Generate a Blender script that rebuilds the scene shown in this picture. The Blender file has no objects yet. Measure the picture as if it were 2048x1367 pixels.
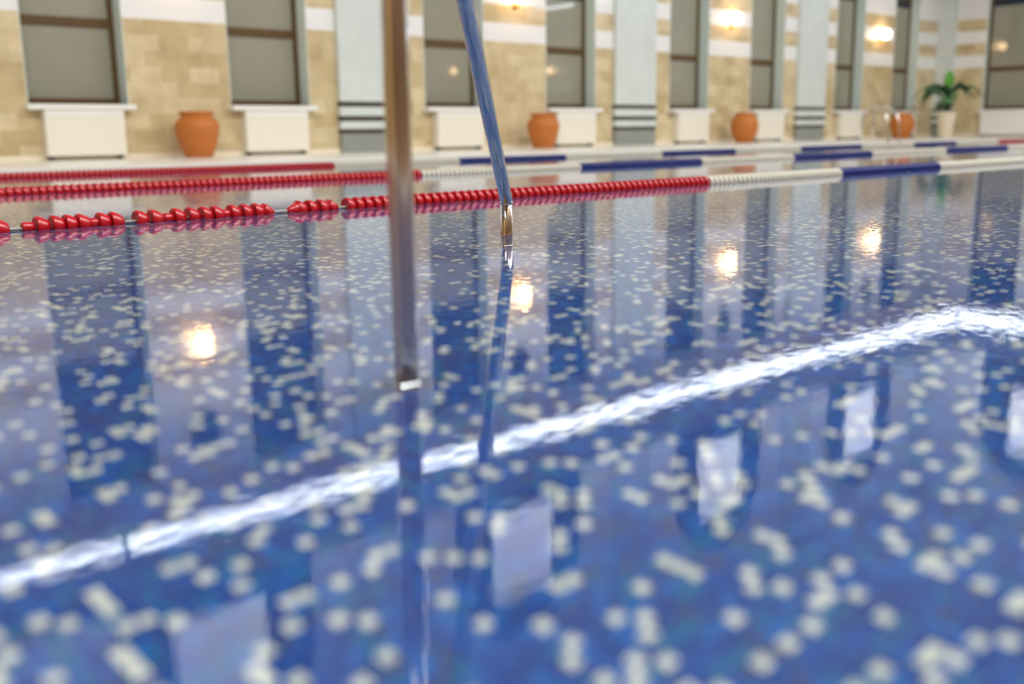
import bpy, bmesh, math, random
from mathutils import Vector, Matrix
random.seed(7)
PI = math.pi
SC = bpy.context.scene
COL = SC.collection

# ------------------------------------------------------------------ materials
def new_mat(name):
    m = bpy.data.materials.new(name); m.use_nodes = True
    return m, m.node_tree, m.node_tree.nodes['Principled BSDF']

def plain(name, col, rough=.5, metal=0., spec=.5, coat=0., noise=0., nscale=8.):
    m, nt, b = new_mat(name)
    b.inputs['Base Color'].default_value = (*col, 1)
    b.inputs['Roughness'].default_value = rough
    b.inputs['Metallic'].default_value = metal
    b.inputs['Specular IOR Level'].default_value = spec
    b.inputs['Coat Weight'].default_value = coat
    if noise:
        n = nt.nodes.new('ShaderNodeTexNoise'); n.inputs['Scale'].default_value = nscale
        n.inputs['Detail'].default_value = 4
        g = nt.nodes.new('ShaderNodeNewGeometry'); nt.links.new(g.outputs['Position'], n.inputs['Vector'])
        mx = nt.nodes.new('ShaderNodeMix'); mx.data_type = 'RGBA'
        mx.inputs['A'].default_value = (*[c * (1 - noise) for c in col], 1)
        mx.inputs['B'].default_value = (*[min(1, c * (1 + noise)) for c in col], 1)
        nt.links.new(n.outputs['Fac'], mx.inputs['Factor'])
        nt.links.new(mx.outputs['Result'], b.inputs['Base Color'])
    return m

def emit(name, col, strength):
    m, nt, b = new_mat(name)
    b.inputs['Base Color'].default_value = (*col, 1)
    b.inputs['Emission Color'].default_value = (*col, 1)
    b.inputs['Emission Strength'].default_value = strength
    return m

def math_node(nt, op, a, b=None, c=None):
    n = nt.nodes.new('ShaderNodeMath'); n.operation = op
    for i, v in enumerate((a, b, c)):
        if v is None: continue
        if isinstance(v, (int, float)): n.inputs[i].default_value = v
        else: nt.links.new(v, n.inputs[i])
    return n.outputs[0]

def stone_wall():
    """travertine blocks low down, white bands let in from 2.7 m, white above"""
    m, nt, b = new_mat('travertine_banded_wall')
    L = nt.links
    g = nt.nodes.new('ShaderNodeNewGeometry')
    s = nt.nodes.new('ShaderNodeSeparateXYZ'); L.new(g.outputs['Position'], s.inputs[0])
    u = math_node(nt, 'ADD', s.outputs['X'], s.outputs['Y'])
    cmb = nt.nodes.new('ShaderNodeCombineXYZ'); L.new(u, cmb.inputs[0]); L.new(s.outputs['Z'], cmb.inputs[1])
    br = nt.nodes.new('ShaderNodeTexBrick')
    br.inputs['Scale'].default_value = 1.0
    br.inputs['Brick Width'].default_value = .62; br.inputs['Row Height'].default_value = .30
    br.inputs['Mortar Size'].default_value = .003
    br.inputs['Color1'].default_value = (.68, .575, .37, 1)
    br.inputs['Color2'].default_value = (.50, .395, .21, 1)
    br.inputs['Mortar'].default_value = (.60, .52, .34, 1)
    L.new(cmb.outputs[0], br.inputs['Vector'])
    n = nt.nodes.new('ShaderNodeTexNoise'); n.inputs['Scale'].default_value = 2.6; n.inputs['Detail'].default_value = 5
    L.new(g.outputs['Position'], n.inputs['Vector'])
    mx = nt.nodes.new('ShaderNodeMix'); mx.data_type = 'RGBA'; mx.blend_type = 'MULTIPLY'
    mx.inputs['Factor'].default_value = .55
    rmp = nt.nodes.new('ShaderNodeValToRGB')
    rmp.color_ramp.elements[0].position = .3; rmp.color_ramp.elements[0].color = (.72, .68, .62, 1)
    rmp.color_ramp.elements[1].position = .62; rmp.color_ramp.elements[1].color = (1.1, 1.1, 1.1, 1)
    L.new(n.outputs['Fac'], rmp.inputs[0])
    L.new(br.outputs['Color'], mx.inputs['A']); L.new(rmp.outputs[0], mx.inputs['B'])
    z = s.outputs['Z']
    def band(lo, hi):
        return math_node(nt, 'MULTIPLY', math_node(nt, 'GREATER_THAN', z, lo), math_node(nt, 'LESS_THAN', z, hi))
    w = math_node(nt, 'ADD', band(2.70, 3.16), band(3.62, 4.08))
    w = math_node(nt, 'ADD', w, math_node(nt, 'GREATER_THAN', z, 4.53))
    mb = nt.nodes.new('ShaderNodeMix'); mb.data_type = 'RGBA'
    L.new(w, mb.inputs['Factor']); L.new(mx.outputs['Result'], mb.inputs['A'])
    mb.inputs['B'].default_value = (.80, .81, .80, 1)
    L.new(mb.outputs['Result'], b.inputs['Base Color'])
    b.inputs['Roughness'].default_value = .35
    b.inputs['Coat Weight'].default_value = .35
    b.inputs['Coat Roughness'].default_value = .05
    return m

def mosaic():
    """2.25 cm pool mosaic: random blues, violets and cream tesserae with pale grout"""
    m, nt, b = new_mat('pool_mosaic')
    L = nt.links
    P = .0245
    g = nt.nodes.new('ShaderNodeNewGeometry')
    sc = nt.nodes.new('ShaderNodeVectorMath'); sc.operation = 'SCALE'; sc.inputs['Scale'].default_value = 1 / P
    L.new(g.outputs['Position'], sc.inputs[0])
    ad = nt.nodes.new('ShaderNodeVectorMath'); ad.operation = 'ADD'; ad.inputs[1].default_value = (.31, .43, .5)
    L.new(sc.outputs[0], ad.inputs[0])
    fl = nt.nodes.new('ShaderNodeVectorMath'); fl.operation = 'FLOOR'; L.new(ad.outputs[0], fl.inputs[0])
    fr = nt.nodes.new('ShaderNodeVectorMath'); fr.operation = 'FRACTION'; L.new(ad.outputs[0], fr.inputs[0])
    wn = nt.nodes.new('ShaderNodeTexWhiteNoise'); wn.noise_dimensions = '3D'; L.new(fl.outputs[0], wn.inputs['Vector'])
    rp = nt.nodes.new('ShaderNodeValToRGB'); rp.color_ramp.interpolation = 'CONSTANT'
    cols = [(0, (.0006, .030, .20)), (.20, (.0008, .055, .28)), (.36, (.0015, .090, .35)), (.48, (.012, .048, .19)),
            (.58, (.0006, .040, .24)), (.69, (.034, .046, .14)), (.74, (.001, .095, .24)), (.86, (.60, .58, .47)), (.945, (.66, .63, .53))]
    e = rp.color_ramp.elements
    e[0].position = 0; e[0].color = (*cols[0][1], 1); e[1].position = cols[1][0]; e[1].color = (*cols[1][1], 1)
    for p_, c_ in cols[2:]:
        k = e.new(p_); k.color = (*c_, 1)
    L.new(wn.outputs['Value'], rp.inputs[0])
    s = nt.nodes.new('ShaderNodeSeparateXYZ'); L.new(fr.outputs[0], s.inputs[0])
    def edge(o):
        d = math_node(nt, 'ABSOLUTE', math_node(nt, 'SUBTRACT', o, .5))
        return math_node(nt, 'GREATER_THAN', d, .455)
    gm = math_node(nt, 'MAXIMUM', edge(s.outputs['X']), edge(s.outputs['Y']))
    mx = nt.nodes.new('ShaderNodeMix'); mx.data_type = 'RGBA'
    L.new(gm, mx.inputs['Factor']); L.new(rp.outputs[0], mx.inputs['A'])
    mx.inputs['B'].default_value = (.06, .115, .23, 1)
    L.new(mx.outputs['Result'], b.inputs['Base Color'])
    b.inputs['Roughness'].default_value = .35
    return m

def water():
    m, nt, b = new_mat('pool_water')
    L = nt.links
    b.inputs['Base Color'].default_value = (.88, .95, .98, 1)
    b.inputs['Roughness'].default_value = 0
    b.inputs['IOR'].default_value = 1.333
    b.inputs['Transmission Weight'].default_value = 1
    g = nt.nodes.new('ShaderNodeNewGeometry')
    def bump(scale, dist, prev=None, detail=2):
        n = nt.nodes.new('ShaderNodeTexNoise'); n.inputs['Scale'].default_value = scale; n.inputs['Detail'].default_value = detail
        L.new(g.outputs['Position'], n.inputs['Vector'])
        bp = nt.nodes.new('ShaderNodeBump'); bp.inputs['Strength'].default_value = 1; bp.inputs['Distance'].default_value = dist
        L.new(n.outputs['Fac'], bp.inputs['Height'])
        if prev: L.new(prev, bp.inputs['Normal'])
        return bp.outputs[0]
    o = bump(1.3, WAVE_LONG)
    o = bump(26, WAVE_SHORT, o)
    L.new(o, b.inputs['Normal'])
    return m

WAVE_LONG, WAVE_SHORT = .0006, .00032
M = {}
M['stone'] = stone_wall()
M['mosaic'] = mosaic()
M['water'] = water()
M['white'] = plain('white_paint', (.80, .80, .77), .45)
M['cream'] = plain('cream_box_paint', (.80, .76, .66), .5)
M['plaster'] = plain('pale_green_plaster', (.62, .72, .67), .6)
M['sill'] = plain('white_sill', (.82, .83, .80), .35)
M['brown'] = plain('brown_window_wood', (.095, .052, .014), .4, noise=.25, nscale=12)
M['blind'] = plain('grey_blind_behind_glass', (.275, .272, .205), .5, coat=1, noise=.12, nscale=1.2)
M['marble'] = plain('pale_marble', (.62, .685, .66), .25, noise=.10, nscale=2.2)
M['grey_stone'] = plain('grey_stone', (.26, .28, .26), .4, noise=.15, nscale=4)
M['dark_band'] = plain('dark_stone_band', (.05, .045, .03), .4)
M['deck'] = plain('pale_deck_tile', (.86, .84, .76), .25, noise=.04, nscale=3)
M['skirt'] = plain('cream_skirting', (.80, .72, .56), .35)
M['ceiling'] = plain('white_ceiling', (.40, .42, .46), .8)
M['soffit'] = plain('warm_soffit', (.66, .56, .48), .7)
M['wood_wall'] = plain('warm_brown_wall', (.22, .11, .042), .6, noise=.35, nscale=.8)
M['gold_wall'] = plain('ochre_wall', (.33, .185, .06), .6, noise=.3, nscale=.8)
M['chrome'] = plain('stainless_steel', (.66, .65, .63), .10, 1.)
M['terracotta'] = plain('terracotta', (.50, .155, .022), .55, noise=.16, nscale=6)
M['red'] = plain('red_float_plastic', (.36, .003, .008), .26, spec=.5)
M['blue'] = plain('blue_float_plastic', (.003, .012, .13), .35)
M['float_white'] = plain('white_float_plastic', (.52, .50, .42), .4)
M['cord'] = plain('lane_cord', (.30, .28, .26), .6)
M['leaf'] = plain('leaf_green', (.055, .20, .045), .4, noise=.4, nscale=5)
M['leaf_dark'] = plain('leaf_dark_green', (.025, .085, .030), .4, noise=.4, nscale=5)
M['leaf_bright'] = plain('leaf_bright_green', (.10, .34, .03), .4, noise=.25, nscale=5)
M['stem'] = plain('plant_stem', (.10, .13, .05), .6)
M['soil'] = plain('soil', (.05, .035, .02), .9)
M['planter'] = plain('cream_planter', (.80, .72, .56), .4)
M['globe'] = emit('warm_lamp_globe', (1, .64, .32), 20)
M['brass'] = plain('brass', (.55, .36, .13), .3, 1.)
M['dark_metal'] = plain('dark_bronze', (.03, .028, .025), .4, .3)
M['fascia'] = plain('grey_blue_fascia', (.20, .22, .27), .7)
M['led'] = emit('white_led', (.86, .93, 1), 12)
M['lit'] = emit('lit_window', (.93, .95, 1), 1.6)
M['dark_glass'] = plain('dark_window_glass', (.02, .03, .05), .25, spec=.3)

# ------------------------------------------------------------------ mesh builder
class MB:
    def __init__(s): s.bm = bmesh.new()
    def box(s, lo, hi, mi=0, bev=0.):
        ret = bmesh.ops.create_cube(s.bm, size=1)
        vs = ret['verts']
        c = [(a + b) / 2 for a, b in zip(lo, hi)]; d = [b - a for a, b in zip(lo, hi)]
        for v in vs: v.co = Vector([c[i] + v.co[i] * d[i] for i in range(3)])
        fs = {f for v in vs for f in v.link_faces}
        for f in fs: f.material_index = mi
        if bev:
            es = list({e for f in fs for e in f.edges})
            bmesh.ops.bevel(s.bm, geom=es, offset=bev, segments=2, affect='EDGES', profile=.5)
        return s
    def quad(s, pts, mi=0):
        f = s.bm.faces.new([s.bm.verts.new(p) for p in pts]); f.material_index = mi
        return s
    def lathe(s, prof, n=32, axis='Z', origin=(0, 0, 0), mi=0, cap=True):
        rings = []
        for r, h in prof:
            ring = []
            for k in range(n):
                a = 2 * PI * k / n
                p = (r * math.cos(a), r * math.sin(a), h) if axis == 'Z' else ((h, r * math.cos(a), r * math.sin(a)) if axis == 'X' else (r * math.cos(a), h, -r * math.sin(a)))
                ring.append(s.bm.verts.new(Vector(p) + Vector(origin)))
            rings.append(ring)
        for a, b in zip(rings, rings[1:]):
            for k in range(n):
                f = s.bm.faces.new((a[k], a[(k + 1) % n], b[(k + 1) % n], b[k])); f.smooth = True; f.material_index = mi
        if cap:
            if prof[0][0] > 1e-5: s.bm.faces.new(list(reversed(rings[0]))).material_index = mi
            if prof[-1][0] > 1e-5: s.bm.faces.new(rings[-1]).material_index = mi
        return s
    def tube(s, pts, r, n=20, mi=0):
        pts = [Vector(p) for p in pts]
        rr = r if isinstance(r, (list, tuple)) else [r] * len(pts)
        rings = []; prev = None
        for i, p in enumerate(pts):
            t = (pts[min(i + 1, len(pts) - 1)] - pts[max(i - 1, 0)]).normalized()
            if prev is None:
                a = Vector((0, 0, 1)) if abs(t.z) < .9 else Vector((1, 0, 0))
                u = t.cross(a).normalized()
            else:
                u = (prev - t * prev.dot(t)).normalized()
            prev = u; v = t.cross(u)
            rings.append([s.bm.verts.new(p + (u * math.cos(2 * PI * k / n) + v * math.sin(2 * PI * k / n)) * rr[i]) for k in range(n)])
        for a, b in zip(rings, rings[1:]):
            for k in range(n):
                f = s.bm.faces.new((a[k], a[(k + 1) % n], b[(k + 1) % n], b[k])); f.smooth = True; f.material_index = mi
        s.bm.faces.new(list(reversed(rings[0]))); s.bm.faces.new(rings[-1])
        return s
    def mesh(s, name, mats):
        bmesh.ops.recalc_face_normals(s.bm, faces=s.bm.faces)
        me = bpy.data.meshes.new(name); s.bm.to_mesh(me); s.bm.free()
        for m in (mats if isinstance(mats, (list, tuple)) else [mats]): me.materials.append(m)
        return me
    def build(s, name, mats, parent=None, loc=None):
        return link(name, s.mesh(name, mats), parent, loc)

def link(name, data, parent=None, loc=None):
    o = bpy.data.objects.new(name, data); COL.objects.link(o)
    if parent: o.parent = parent
    if loc is not None: o.location = loc
    return o
def tag(o, label, cat, group=None):
    o['label'] = label; o['category'] = cat
    if group: o['group'] = group
    return o
def empty(name, loc=(0, 0, 0)):
    return link(name, None, None, loc)
def struct(o, label=None, cat=None):
    o['kind'] = 'structure'
    if label: o['label'] = label
    if cat: o['category'] = cat
    return o

# ------------------------------------------------------------------ dimensions
WY, WX = 20.3, 41.3            # far wall plane, right wall plane
XL, YN = -14., -4.3            # left and near walls
ZC = 15.
DZ = .03                       # deck above the water
PX0, PX1, PY0, PY1 = -11., 38.2, -3.8, 15.2   # pool
SILL, HEAD = 1.06, 6.74
BAY, C0 = 9.12, 9.22
PIERS = [C0 + BAY * k for k in range(4)]
WIN = []
for c in PIERS:
    WIN += [(c - 2.96, c - 1.08), (c + 1.08, c + 2.98)]
WIN = [(a, b) for a, b in WIN]
ORD = ['first', 'second', 'third', 'fourth', 'fifth', 'sixth', 'seventh', 'eighth']

# ------------------------------------------------------------------ shell
b = MB()
T = .55
b.box((XL, WY, -.6), (WX + .6, WY + T, SILL)); b.box((XL, WY, HEAD), (WX + .6, WY + T, ZC))
x = XL
for a_, b_ in WIN:
    b.box((x, WY, SILL), (a_, WY + T, HEAD)); x = b_
b.box((x, WY, SILL), (WX + .6, WY + T, HEAD))
struct(b.build('wall_back', M['stone']), 'long far wall of beige stone blocks with white bands and tall windows', 'wall')
RW = [(16.55, 18.45)]
b = MB()
b.box((WX, YN, -.6), (WX + .5, WY, SILL)); b.box((WX, YN, HEAD), (WX + .5, WY, ZC))
b.box((WX, YN, SILL), (WX + .5, RW[0][0], HEAD)); b.box((WX, RW[0][1], SILL), (WX + .5, WY, HEAD))
struct(b.build('wall_right', M['stone']), 'end wall of beige stone with white bands at the right', 'wall')
struct(MB().box((XL - .3, YN - .3, -.6), (WX + .6, YN, ZC)).build('wall_front', M['wood_wall']))
struct(MB().box((XL - .3, YN, -.6), (XL, WY + T, ZC)).build('wall_left', M['gold_wall']))
struct(MB().box((XL - .3, YN - .3, ZC), (WX + .6, WY + T, ZC + .2)).build('ceiling', M['ceiling']))
b = MB()
b.box((XL, PY1, -1.8), (WX, WY, DZ)); b.box((XL, YN, -1.8), (WX, PY0, DZ))
b.box((XL, PY0, -1.8), (PX0, PY1, DZ)); b.box((PX1, PY0, -1.8), (WX, PY1, DZ))
struct(b.build('floor', M['deck']), 'pale tiled deck around the pool', 'floor')
DEPTH = .32
b = MB()
b.quad([(PX0, PY0, -DEPTH), (PX1, PY0, -DEPTH), (PX1, PY1, -DEPTH), (PX0, PY1, -DEPTH)])
struct(b.build('pool_floor', M['mosaic']), 'blue and cream mosaic floor of the pool seen through the water', 'pool floor')
b = MB()
e = .004
for p, q in (((PX0, PY1), (PX1, PY1)), ((PX0, PY0), (PX1, PY0)), ((PX0, PY0), (PX0, PY1)), ((PX1, PY0), (PX1, PY1))):
    lo = (min(p[0], q[0]) - e, min(p[1], q[1]) - e, -DEPTH); hi = (max(p[0], q[0]) + e, max(p[1], q[1]) + e, -.03)
    b.box(lo, hi)
struct(b.build('pool_wall', M['mosaic']), 'mosaic side walls of the pool below the waterline', 'pool wall')
b = MB()
b.quad([(PX0, PY0, 0), (PX1, PY0, 0), (PX1, PY1, 0), (PX0, PY1, 0)])
struct(b.build('water', M['water']), 'still clear pool water mirroring the far wall', 'water')

# skirting
b = MB()
xs = XL
b.box((XL, WY - .03, DZ), (WX - .03, WY, .13)); 
struct(b.build('baseboard_back', M['skirt']))
struct(MB().box((WX - .03, YN, DZ), (WX, WY, .13)).build('baseboard_right', M['skirt']))

# windows -----------------------------------------------------------
def window(idx, lo, hi, wall, label):
    """wall 'back': along X at WY; 'right': along Y at WX. built as boxes (u, depth, z)"""
    def B(b, u0, u1, d0, d1, z0, z1, bev=0):
        if wall == 'back': b.box((u0, WY + d0, z0), (u1, WY + d1, z1), bev=bev)
        else: b.box((WX + d0, u0, z0), (WX + d1, u1, z1), bev=bev)
        return b
    D = .46 if wall == 'back' else .30
    root = empty(f'window_{idx}', ((lo + hi) / 2, WY, SILL) if wall == 'back' else (WX, (lo + hi) / 2, SILL))
    root['label'] = label; root['category'] = 'window'; root['kind'] = 'structure'
    off = Vector(root.location)
    def fin(b, name, mat):
        o = b.build(name, mat, root); o.location = -off; return o
    f = MB(); w = .115
    B(f, lo, lo + w, D - .09, D, SILL, HEAD); B(f, hi - w, hi, D - .09, D, SILL, HEAD)
    B(f, lo + w, hi - w, D - .09, D, SILL + .0, SILL + .13); B(f, lo + w, hi - w, D - .09, D, HEAD - .13, HEAD)
    for z in (2.52, 5.20):
        B(f, lo + w, hi - w, D - .085, D - .005, z, z + .17)
    fin(f, 'frame', M['brown'])
    dark_from = 3.95 if idx < 5 else 4.95     # upper panes coloured dark from here, to deepen the windows' reflection in the water
    for z0, z1, mt in ((SILL + .13, 2.52, 'blind'), (2.69, dark_from, 'blind'), (dark_from, 5.20, 'dark_glass'), (5.37, HEAD - .13, 'dark_glass')):
        p = MB(); B(p, lo + w, hi - w, D - .05, D - .02, z0, z1); fin(p, 'pane', M[mt])
    r = MB()
    B(r, lo, lo + .015, -.004, D - .09, SILL, HEAD); B(r, hi - .015, hi, -.004, D - .09, SILL, HEAD); B(r, lo + .015, hi - .015, -.004, D - .09, HEAD - .015, HEAD)
    fin(r, 'reveal', M['plaster'])
    s = MB(); B(s, lo - .07, hi + .05, -.26, D - .09, SILL - .10, SILL, bev=.015)
    fin(s, 'sill', M['sill'])
    return root
wl = []
for i, (a_, b_) in enumerate(WIN):
    k, side = divmod(i, 2)
    pl = ['first', 'second', 'third', 'last'][k]
    window(i + 1, a_, b_, 'back', f'tall brown framed window just {"left" if side == 0 else "right"} of the {pl} clay pot from the left')
window(9, RW[0][0], RW[0][1], 'right', 'tall brown framed window on the end wall, right of the potted plant')

# pilasters ---------------------------------------------------------
def pilaster(x0, x1, y0, y1, name, label):
    root = empty(name, ((x0 + x1) / 2, y1, DZ)); root['kind'] = 'structure'; root['label'] = label; root['category'] = 'pilaster'
    off = Vector(root.location)
    def part(nm, z0, z1, g, mat, bev=0):
        o = MB().box((x0 - g, y0 - g, z0), (x1 + (g if x1 < WX - .1 else 0), y1, z1), bev=bev).build(nm, mat, root); o.location = -off
    part('shaft', 1.17, HEAD + 8.0, 0, M['marble'])
    part('base', DZ, .46, .0, M['grey_stone'])
    part('band', .46, .56, .01, M['dark_band']); part('moulding', .56, .73, .025, M['marble'], .012)
    part('band', .73, .85, .01, M['dark_band']); part('moulding', .85, 1.05, .025, M['marble'], .012)
    part('band', 1.05, 1.17, .01, M['dark_band'])
nm = ['behind the steel handrail post', 'between the second and third clay pots', 'between the third and last clay pots']
for k in range(3):
    c = C0 + BAY * (k + .5)
    pilaster(c - .86, c + .86, WY - .12, WY, 'pilaster', f'pale marble pilaster on dark banded base {nm[k]}')
pilaster(41.02, WX, 19.62, WY, 'pilaster', 'pale marble pilaster in the corner behind the potted plant')

# gallery with cove light -------------------------------------------
GY, GX, GZ = 17.65, 38.65, 6.76
b = MB()
b.box((XL, GY + .15, GZ), (WX, WY, GZ + .2)); b.box((GX + .15, YN, GZ), (WX, GY + .15, GZ + .2))
b.box((XL, GY, GZ), (GX + .15, GY + .15, 8.0)); b.box((GX, YN, GZ), (GX + .15, GY, 8.0))
o = b.build('gallery_slab', [M['soffit'], M['fascia']])
for p in o.data.polygons:
    if p.center.z > GZ + .3 or abs(p.normal.z) < .5: p.material_index = 1
struct(o, 'gallery edge running round the hall above the windows, mirrored in the water', 'gallery')
segs = [((-11., 6.26), 'left end'), ((6.38, 31.08), 'long middle stretch'), ((31.2, 38.55), 'stretch before the corner')]
for (a_, b_), t in segs:
    o = MB().box((a_, GY - .10, GZ - .09), (b_, GY, GZ + .05), bev=.02).build('mounted_light_strip', M['led'])
    tag(o, f'white light strip along the gallery edge, {t}', 'light', 'gallery light strips')
o = MB().box((GX - .10, -3., GZ - .09), (GX, GY - .12, GZ + .05), bev=.02).build('mounted_light_strip', M['led'])
tag(o, 'white light strip along the gallery edge, beyond the corner on the end wall', 'light', 'gallery light strips')

# arched upper windows
def arch(idx, c, wall, label):
    def P(u, z, d):
        return (c + u, WY - d, z) if wall == 'back' else (WX - d, c + u, z)
    root = empty(f'window_{idx}', P(0, 8.6, 0)); root['kind'] = 'structure'; root['label'] = label; root['category'] = 'window'
    off = Vector(root.location)
    def shape(hw, z0, zs, d0, d1, round_=True):
        b = MB(); n = 20
        out = [(-hw, z0), (hw, z0)]
        if round_: out += [(hw * math.cos(PI * k / n), zs + hw * math.sin(PI * k / n)) for k in range(n + 1)]
        else: out += [(hw, zs), (-hw, zs)]
        f = [b.bm.verts.new(P(u, z, d1)) for u, z in out]; r = [b.bm.verts.new(P(u, z, d0)) for u, z in out]
        b.bm.faces.new(f); b.bm.faces.new(list(reversed(r)))
        for i in range(len(out)):
            j = (i + 1) % len(out); b.bm.faces.new((f[i], r[i], r[j], f[j]))
        return b
    for nm_, bb, mat in (('glazing', shape(2.35, 8.6, 11.4, 0, .03), M['dark_glass']), ('lit_pane', shape(1.1, 9.9, 12.4, .03, .07, False), M['lit'])):
        o = bb.build(nm_, mat, root); o.location = -off
for k in range(4):
    arch(10 + k, PIERS[k], 'back', f'arched upper window with a bright centre above the {["first","second","third","last"][k]} clay pot, seen mirrored in the water')
arch(14, 15.2, 'right', 'arched upper window with a bright centre on the end wall, seen mirrored in the water')

# ------------------------------------------------------------------ wall fittings
POTN = ['first clay pot from the left', 'clay pot right of the slanting handrail', 'third clay pot from the left', 'last clay pot, nearest the potted plant']
pm = MB()
pm.lathe([(.03, .05), (.06, .04), (.11, .02), (.13, 0.), (.13, -.02)], 20, 'Y', (0, 0, 0))
# lamp meshes are shared between the sconces
def lamp_meshes():
    plate = MB().lathe([(.10, 0), (.10, -.03), (.07, -.045), (.02, -.05)], 24, 'Y').mesh('lamp_plate', M['brass'])
    arm = MB().tube([(0, -.04, 0), (0, -.10, -.05), (0, -.17, -.06), (0, -.23, -.02), (0, -.24, .03)], .014, 10).mesh('lamp_arm', M['brass'])
    prof = [(.05, -.175)] + [(.18 * math.cos(t), .18 * math.sin(t)) for t in [(-70 + 16 * k) * PI / 180 for k in range(10)]] + [(.03, .175)]
    globe = MB().lathe(prof, 28, 'Z', (0, -.24, .19)).mesh('lamp_globe', M['globe'])
    cap = MB().lathe([(.055, 0), (.07, .025), (.045, .04)], 20, 'Z', (0, -.24, .0)).mesh('lamp_cup', M['brass'])
    return plate, arm, globe, cap
LM = lamp_meshes()
pm.bm.free()
def sconce(loc, rz, label):
    r = empty('wall_sconce', loc); r.rotation_euler.z = rz
    tag(r, label, 'wall lamp', 'warm globe sconces')
    for n_, me in zip(('plate', 'arm', 'globe', 'cup'), LM): link(n_, me, r)
    return r
for k, c in enumerate(PIERS):
    sconce((c, WY, 3.62), 0, f'glowing warm globe lamp above the {POTN[k]}')
sconce((WX, 1.2 - 2.4, 3.62), -PI / 2, 'glowing warm globe lamp on the end wall, mirrored in a far window pane')
sconce((36.5, YN, 3.62), PI, 'glowing warm globe lamp on the brown near wall, mirrored in a far window pane')
# dark round fixtures high on the piers
fx_body = MB().lathe([(.0, -.16), (.16, -.15), (.27, -.09), (.30, -.03), (.30, 0)], 28, 'Y').mesh('fixture_body', M['dark_metal'])
fx_rim = MB().lathe([(.30, 0.), (.34, -.01), (.34, -.05), (.30, -.06)], 28, 'Y', cap=False).mesh('fixture_rim', M['dark_metal'])
for k, c in enumerate(PIERS):
    r = empty('wall_medallion', (c, WY, 5.78)); r.scale = (1, 1, 1.35)
    tag(r, f'dark oval fixture high above the {POTN[k]}', 'wall fixture', 'dark oval fixtures on the piers')
    link('body', fx_body, r); link('rim', fx_rim, r)

# radiator boxes ------------------------------------------------------
for i, (a_, b_) in enumerate(WIN):
    k, side = divmod(i, 2)
    x0, x1 = a_ + .20, b_ - .20
    r = empty('radiator_cover', ((x0 + x1) / 2, WY - .13, DZ))
    tag(r, f'white radiator box under the window just {"left" if side == 0 else "right"} of the {["first clay pot","clay pot behind the handrail","third clay pot","last clay pot"][k]}', 'radiator cover', 'white radiator boxes')
    hw = (x1 - x0) / 2
    MB().box((-hw, -.11, .08), (hw, .128, .925), bev=.012).build('body', M['cream'], r)
    MB().box((-hw + .03, -.118, .80), (hw - .03, -.11, .885)).build('top_strip', M['white'], r)
    for u in (-hw + .06, hw - .12): MB().box((u, -.03, 0), (u + .06, .09, .08)).build('foot', M['dark_band'], r)
a_, b_ = RW[0]
r = empty('radiator_cover', (WX - .13, (a_ + b_) / 2, DZ))
tag(r, 'white radiator box under the end wall window, right of the potted plant', 'radiator cover', 'white radiator boxes')
hw = (b_ - a_) / 2 - .1
MB().box((-.11, -hw, .08), (.128, hw, .925), bev=.012).build('body', M['white'], r)
MB().box((-.118, -hw + .03, .80), (-.11, hw - .03, .885)).build('top_strip', M['white'], r)
for u in (-hw + .06, hw - .12): MB().box((-.03, u, 0), (.09, u + .06, .08)).build('foot', M['dark_band'], r)

# clay pots ------------------------------------------------------------
def pot_mesh():
    prof = [(.0, 0), (.255, 0), (.27, .02), (.32, .14), (.385, .34), (.425, .52), (.43, .60), (.41, .68), (.355, .745), (.305, .775), (.30, .80), (.315, .825), (.335, .86), (.338, .885), (.325, .895), (.285, .885), (.275, .80), (.30, .70), (.30, .60), (.0, .58)]
    return MB().lathe(prof, 48, 'Z', cap=False).mesh('clay_pot', M['terracotta'])
PM = pot_mesh()
def pot_mesh2():
    prof = [(.0, 0), (.23, 0), (.25, .02), (.33, .16), (.40, .33), (.425, .50), (.41, .62), (.345, .74), (.29, .79), (.275, .815), (.285, .86), (.30, .885), (.29, .895), (.255, .885), (.245, .80), (.27, .70), (.0, .60)]
    return MB().lathe(prof, 48, 'Z', cap=False).mesh('round_clay_pot', M['terracotta'])
PM2 = pot_mesh2()
pl = ['round orange clay pot between the two leftmost windows', 'round orange clay pot just right of the slanting blue-looking handrail',
      'round orange clay pot, third from the left along the far wall', 'round orange clay pot nearest the green potted plant']
for k, (x, y, s) in enumerate([(9.20, 19.62, 1.0), (18.55, 19.5, .98), (27.15, 19.45, 1.02), (36.75, 19.3, 1.04)]):
    o = link('clay_pot', PM if k < 2 else PM2, None, (x, y, DZ)); o.scale = (s, s, s)
    tag(o, pl[k], 'pot', 'clay pots along the far wall')

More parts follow.
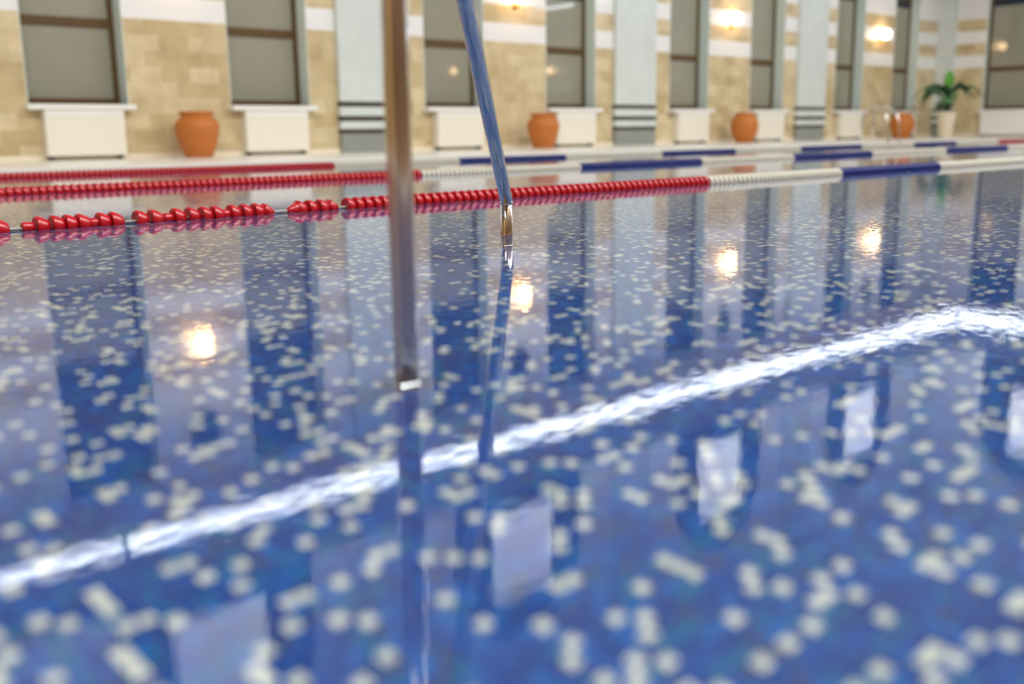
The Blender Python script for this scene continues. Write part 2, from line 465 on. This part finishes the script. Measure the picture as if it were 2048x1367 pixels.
# potted plant ----------------------------------------------------------
pr = empty('potted_plant', (38.75, 18.6, DZ))
tag(pr, 'green plant with drooping leaves in a cream planter in the far corner', 'plant')
MB().lathe([(.0, 0), (.22, 0), (.24, .03), (.33, .84), (.35, .88), (.35, .93), (.31, .93), (.30, .86), (0, .86)], 36, 'Z', cap=False).build('planter', M['planter'], pr)
MB().lathe([(.0, .885), (.15, .885), (.30, .875)], 24, 'Z', cap=False).build('soil', M['soil'], pr)
def leaf(base, tip, droop, width, mat, up=.0):
    """arching blade from base to tip"""
    base, tip = Vector(base), Vector(tip)
    b = MB(); n = 12; d = tip - base
    side = Vector((d.y, -d.x, 0))
    if side.length < .05: side = Vector((.75, -.66, 0))
    side.normalize()
    if d.length > .6 and abs(d.z) < .8 * d.length:   # arching blades hang half on edge
        side = (side + Vector((0, 0, .9))).normalized()
    rows = []
    for i in range(n + 1):
        t = i / n
        p = base + d * t + Vector((0, 0, droop * 4 * t * (1 - t)))
        w = width * (math.sin(PI * min(1, .06 + t * .94) ** 1.25) ** .8) + .004
        fold = Vector((0, 0, -.12 * w))
        rows.append([b.bm.verts.new(p - side * w + fold), b.bm.verts.new(p), b.bm.verts.new(p + side * w + fold)])
    for a_, c_ in zip(rows, rows[1:]):
        for k in range(2):
            f = b.bm.faces.new((a_[k], a_[k + 1], c_[k + 1], c_[k])); f.smooth = True
    o = b.build('leaf', mat, pr)
    s = o.modifiers.new('thick', 'SOLIDIFY'); s.thickness = .006
    return o
MB().tube([(0, 0, .86), (.02, -.01, 1.2), (-.02, .0, 1.55), (.0, .0, 1.9)], [.035, .03, .025, .015], 10).build('stem', M['stem'], pr)
# camera sees the plant along (+.9,+.43): screen right is about (+.43,-.9)
def scr(u, z, d=0): return (u * .43 + d * .9, -u * .9 + d * .43, z)
leaf(scr(0, 1.75), scr(.02, 2.50), 0, .19, M['leaf_bright'])
leaf(scr(0, 1.7), scr(-.42, 1.95, -.1), .12, .204, M['leaf'])
leaf(scr(0, 1.55), scr(-.15, 1.95, -.2), .05, .238, M['leaf_dark'])
leaf(scr(0, 1.5), scr(.02, 1.25, -.3), .12, .255, M['leaf'])
leaf(scr(0, 1.6), scr(.50, 2.02, -.1), .10, .102, M['leaf_dark'])
leaf(scr(0, 1.4), scr(.95, 1.30, -.1), .55, .153, M['leaf_dark'])
leaf(scr(0, 1.4), scr(1.25, 1.48, .1), .45, .076, M['leaf'])
leaf(scr(0, 1.45), scr(.80, 1.15, .0), .60, .119, M['leaf_dark'])
leaf(scr(0, 1.45), scr(-1.05, 1.15, -.1), .62, .170, M['leaf_dark'])
leaf(scr(0, 1.5), scr(-1.30, 1.42, .1), .45, .076, M['leaf'])
leaf(scr(0, 1.4), scr(-.95, 1.00, -.2), .60, .187, M['leaf_dark'])
leaf(scr(0, 1.3), scr(-.75, 1.70, .2), .16, .085, M['leaf'])
leaf(scr(-.05, 1.1), scr(-.30, 1.02, -.3), .25, .255, M['leaf_dark'])
leaf(scr(.0, 1.05), scr(.12, 1.22, -.3), .15, .272, M['leaf_dark'])
leaf(scr(-.03, 1.0), scr(-.36, 1.40, -.1), .1, .204, M['leaf_dark'])
leaf(scr(.0, 1.5), scr(.35, 1.35, -.3), .25, .136, M['leaf'])

# far pool ladder ---------------------------------------------------------
lad = empty('pool_ladder', (28.3, PY1, DZ))
tag(lad, 'chrome pool ladder at the far edge beside the last clay pot', 'pool ladder')
for dx in (-.32, .32):
    MB().tube([(dx, .75, 0), (dx, .75, .55), (dx, .70, .82), (dx, .55, .98), (dx, .33, 1.0), (dx, .10, .90), (dx, -.03, .70), (dx, -.10, .35), (dx, -.12, 0), (dx, -.12, -.32)], .024, 14).build('rail', M['chrome'], lad)
for z in (-.10, -.24):
    MB().box((-.32, -.16, z), (.32, -.08, z + .025)).build('tread', M['chrome'], lad)

# ------------------------------------------------------------------ handrail
P1 = Vector((1.198, 1.670, 0)); P2 = Vector((2.828, 3.198, 0))
hd = (P1 - P2); hd.z = 0; dist = hd.length; hd.normalize()
hr = empty('handrail', tuple(P2) )
tag(hr, 'stainless steel handrail standing in the water with a slanting rail between two posts', 'handrail')
R = .0262
def hp(s, z): return hd * s + Vector((0, 0, z))
MB().tube([hp(0, -DEPTH), hp(0, -.2), hp(0, 0), hp(0, .140)], R, 32).build('post', M['chrome'], hr)
K = .548   # slope of the slanting rail
top = .149 + K * dist
MB().tube([hp(-.012, .132), hp(.004, .152), hp(.03, .149 + K * .03), hp(.6, .149 + K * .6), hp(1.4, .149 + K * 1.4), hp(dist, top),
           hp(dist + .10, top + .07), hp(dist + .22, top + .10), hp(dist + .34, top + .07), hp(dist + .42, top - .02), hp(dist + .45, top - .14)], R, 32).build('rail', M['chrome'], hr)
MB().tube([hp(dist, -DEPTH), hp(dist, 0), hp(dist, .5), hp(dist, top)], R, 32).build('post', M['chrome'], hr)
MB().lathe([(R, -.006), (R + .002, -.004), (R + .002, .004), (R, .006)], 32, 'Z', tuple(hp(0, .138)), cap=False).build('collar', M['chrome'], hr)
for s in (0, dist):
    MB().lathe([(R, .03), (.05, .02), (.055, .0)], 28, 'Z', tuple(hp(s, -DEPTH)), cap=False).build('flange', M['chrome'], hr)

# ------------------------------------------------------------------ lane ropes
FR = .056; FL = .062
def disc_prof(L=FL):
    return [(.012, 0), (.034, .004), (.046, -.002), (.053, .0), (FR, .006), (FR - .001, .016), (.047, L * .62), (.037, L * .92), (.033, L), (.012, L)]
def disc_mesh(mat, name): return MB().lathe(disc_prof(), 26, 'X', cap=False).mesh(name, mat)
DM = {c: disc_mesh(M[c], 'float_' + c) for c in ('red', 'blue', 'float_white')}
NECK = MB().lathe([(.014, 0), (.028, .0), (.031, .004), (.031, .05), (.028, .054), (.014, .054)], 22, 'X', cap=False).mesh('float_neck', M['red'])
CONE_UP = MB().lathe([(.010, 0), (.018, .004), (.029, .025), (.046, .055), (.046, .06)], 24, 'X', cap=False).mesh('float_cone', M['red'])
CONE_DN = MB().lathe([(.010, -.001), (.052, 0), (.045, .02), (.030, .045), (.016, .062), (.010, .066)], 24, 'X', cap=False).mesh('float_tail', M['red'])
ZF = .009
def rope(y, x0, x1, special, bounds, label):
    """bounds: [(x_end, colour), ...]"""
    r = empty('lane_rope', (x0, y, 0)); tag(r, label, 'lane rope', 'lane ropes')
    MB().tube([(PX0 - x0, 0, ZF), (0, 0, ZF), ((x1 - x0) / 3, 0, ZF), ((x1 - x0) * 2 / 3, 0, ZF), (x1 - x0, 0, ZF)], .008, 8).build('cord', M['cord'], r)
    items = list(special)
    x = (items[-1][0] + .07) if items else x0
    start = x0 if not items else 3.296
    x = start
    def colour(x):
        for xe, c in bounds:
            if x < xe: return c
        return bounds[-1][1]
    while x < x1:
        c = colour(x)
        # leave a slim joint where the colour changes
        items.append((x, DM[c], c)); x += FL
    for it in items[:100]:
        o = link('float', it[1], r, (it[0] - x0, 0, ZF))
        a = random.uniform(-.05, .05); o.rotation_euler = (random.uniform(0, 6), 0, 0)
        if it[2] != 'red': o['label'] = {'blue': 'blue float', 'float_white': 'white float'}[it[2]]
    rest = items[100:]
    x = x0 - FL - .02
    while x > PX0 + .4:      # the rope goes on out of the picture to the left end of the pool
        rest.append((x, DM['red'], 'red')); x -= FL
    if rest:
        b = MB(); mats = ['red', 'blue', 'float_white']
        for it in rest:
            b.lathe(disc_prof(), 12, 'X', (it[0] - x0, 0, ZF), mi=mats.index(it[2]), cap=False)
        o = b.build('float_run', [M[m] for m in mats], r); o['kind'] = 'stuff'; o['label'] = 'white, blue and red floats further along the rope'
    return r
def px(x):   # measured marks along the nearest rope
    t = [(15, 1.442), (42, 1.503), (245, 1.984), (270, 2.048), (547, 2.829), (573, 2.911), (680, 3.262)]
    for (a, u), (b_, v) in zip(t, t[1:]):
        if x <= b_ or b_ == 680: return u + (v - u) * (x - a) / (b_ - a)
D_ = DM['red']
sp = [(1.25, D_), (1.315, D_), (1.38, D_), (1.503, NECK), (1.565, D_), (px(99), D_), (px(125), D_), (px(150), D_), (px(176), NECK), (px(192), D_), (px(218), D_),
      (px(270), D_), (px(297), D_), (px(322), NECK), (px(340), D_), (px(368), D_), (px(394), D_), (px(417), D_), (px(438), NECK), (px(452), D_), (px(477), D_), (px(502), D_), (px(524), CONE_DN),
      (px(573), CONE_UP), (px(591), D_), (px(612), D_), (px(634), D_), (px(655), CONE_DN)]
sp = [(x, m, 'red') for x, m in sp]
def alt(first, step, end, start='float_white'):
    out = [(first, 'red')]; x = first; c = start
    while x < end:
        x += step; out.append((x, c)); c = 'blue' if c == 'float_white' else 'float_white'
    return out
rope(5.15, 1.2, 13.5, sp, [(6.66, 'red'), (8.69, 'float_white'), (10.60, 'blue'), (20, 'float_white')],
     'nearest lane rope across the pool, gappy red floats then white and blue')
rope(8.65, 2.0, 26., [], [(6.45, 'red'), (8.80, 'float_white'), (11.10, 'blue'), (13.25, 'float_white'), (15.5, 'blue'), (18.0, 'float_white'), (20.6, 'blue'), (40, 'float_white')],
     'middle lane rope of the three, red floats at the left then white and blue')
rope(12.4, 3.0, 36.5, [], [(7.72, 'red'), (9.95, 'float_white'), (12.25, 'blue'), (14.75, 'float_white'), (16.95, 'blue'), (19.3, 'float_white'), (21.75, 'blue'), (24.2, 'float_white'), (26.4, 'blue'), (28.9, 'float_white'), (60, 'red')],
     'farthest lane rope, beside the far deck, dark red then white and blue')

# ------------------------------------------------------------------ lights
def area(name, loc, size, power, col=(1, 1, 1), rot=(0, 0, 0)):
    d = bpy.data.lights.new(name, 'AREA'); d.shape = 'RECTANGLE'; d.size, d.size_y = size; d.energy = power; d.color = col
    o = bpy.data.objects.new(name, d); COL.objects.link(o); o.location = loc; o.rotation_euler = rot
    return o
for i, x in enumerate((-6, 6, 18, 30)):
    area('overhead_fill', (x, -.9, ZC - .1), (10, 5.6), 2650, (.98, 1, .995))  # unseen overhead lights added to light the hall, without modelled fixtures
# unseen area lights added over the gallery to brighten the upper wall
area('upper_wall_fill', (14, 18.5, 7.05), (48, .4), 1100, (.86, .92, 1), (PI - .35, 0, 0))
area('upper_wall_fill', (39.6, 8, 7.05), (.4, 20), 450, (.86, .92, 1), (PI, .35, 0))
wd = bpy.data.worlds.new('hall'); SC.world = wd; wd.use_nodes = True
wd.node_tree.nodes['Background'].inputs[0].default_value = (.8, .85, 1, 1)
wd.node_tree.nodes['Background'].inputs[1].default_value = .0

# ------------------------------------------------------------------ camera
F_PX, YAW, PITCH, ROLL, CH = 2049., 41.70, 11.515, -.785, .42
cd = bpy.data.cameras.new('camera'); cam = bpy.data.objects.new('camera', cd); COL.objects.link(cam)
cd.sensor_width = 36; cd.lens = F_PX * 36 / 2048; cd.clip_start = .02; cd.clip_end = 200
ya, pa, ra = map(math.radians, (YAW, PITCH, ROLL))
fwd = Vector((math.sin(ya) * math.cos(pa), math.cos(ya) * math.cos(pa), -math.sin(pa)))
rt = Vector((math.cos(ya), -math.sin(ya), 0)); up = rt.cross(fwd)
Rv = rt * math.cos(ra) + up * math.sin(ra); Uv = -rt * math.sin(ra) + up * math.cos(ra)
cam.matrix_world = Matrix(((Rv.x, Uv.x, -fwd.x, 0), (Rv.y, Uv.y, -fwd.y, 0), (Rv.z, Uv.z, -fwd.z, CH), (0, 0, 0, 1)))
cd.dof.use_dof = True; cd.dof.focus_distance = 4.2; cd.dof.aperture_fstop = 1.3
SC.camera = cam
SC.view_settings.view_transform = 'Standard'; SC.view_settings.look = 'None'
SC.view_settings.gamma = 1; SC.view_settings.use_curve_mapping = False
SC.view_settings.exposure = 0.0
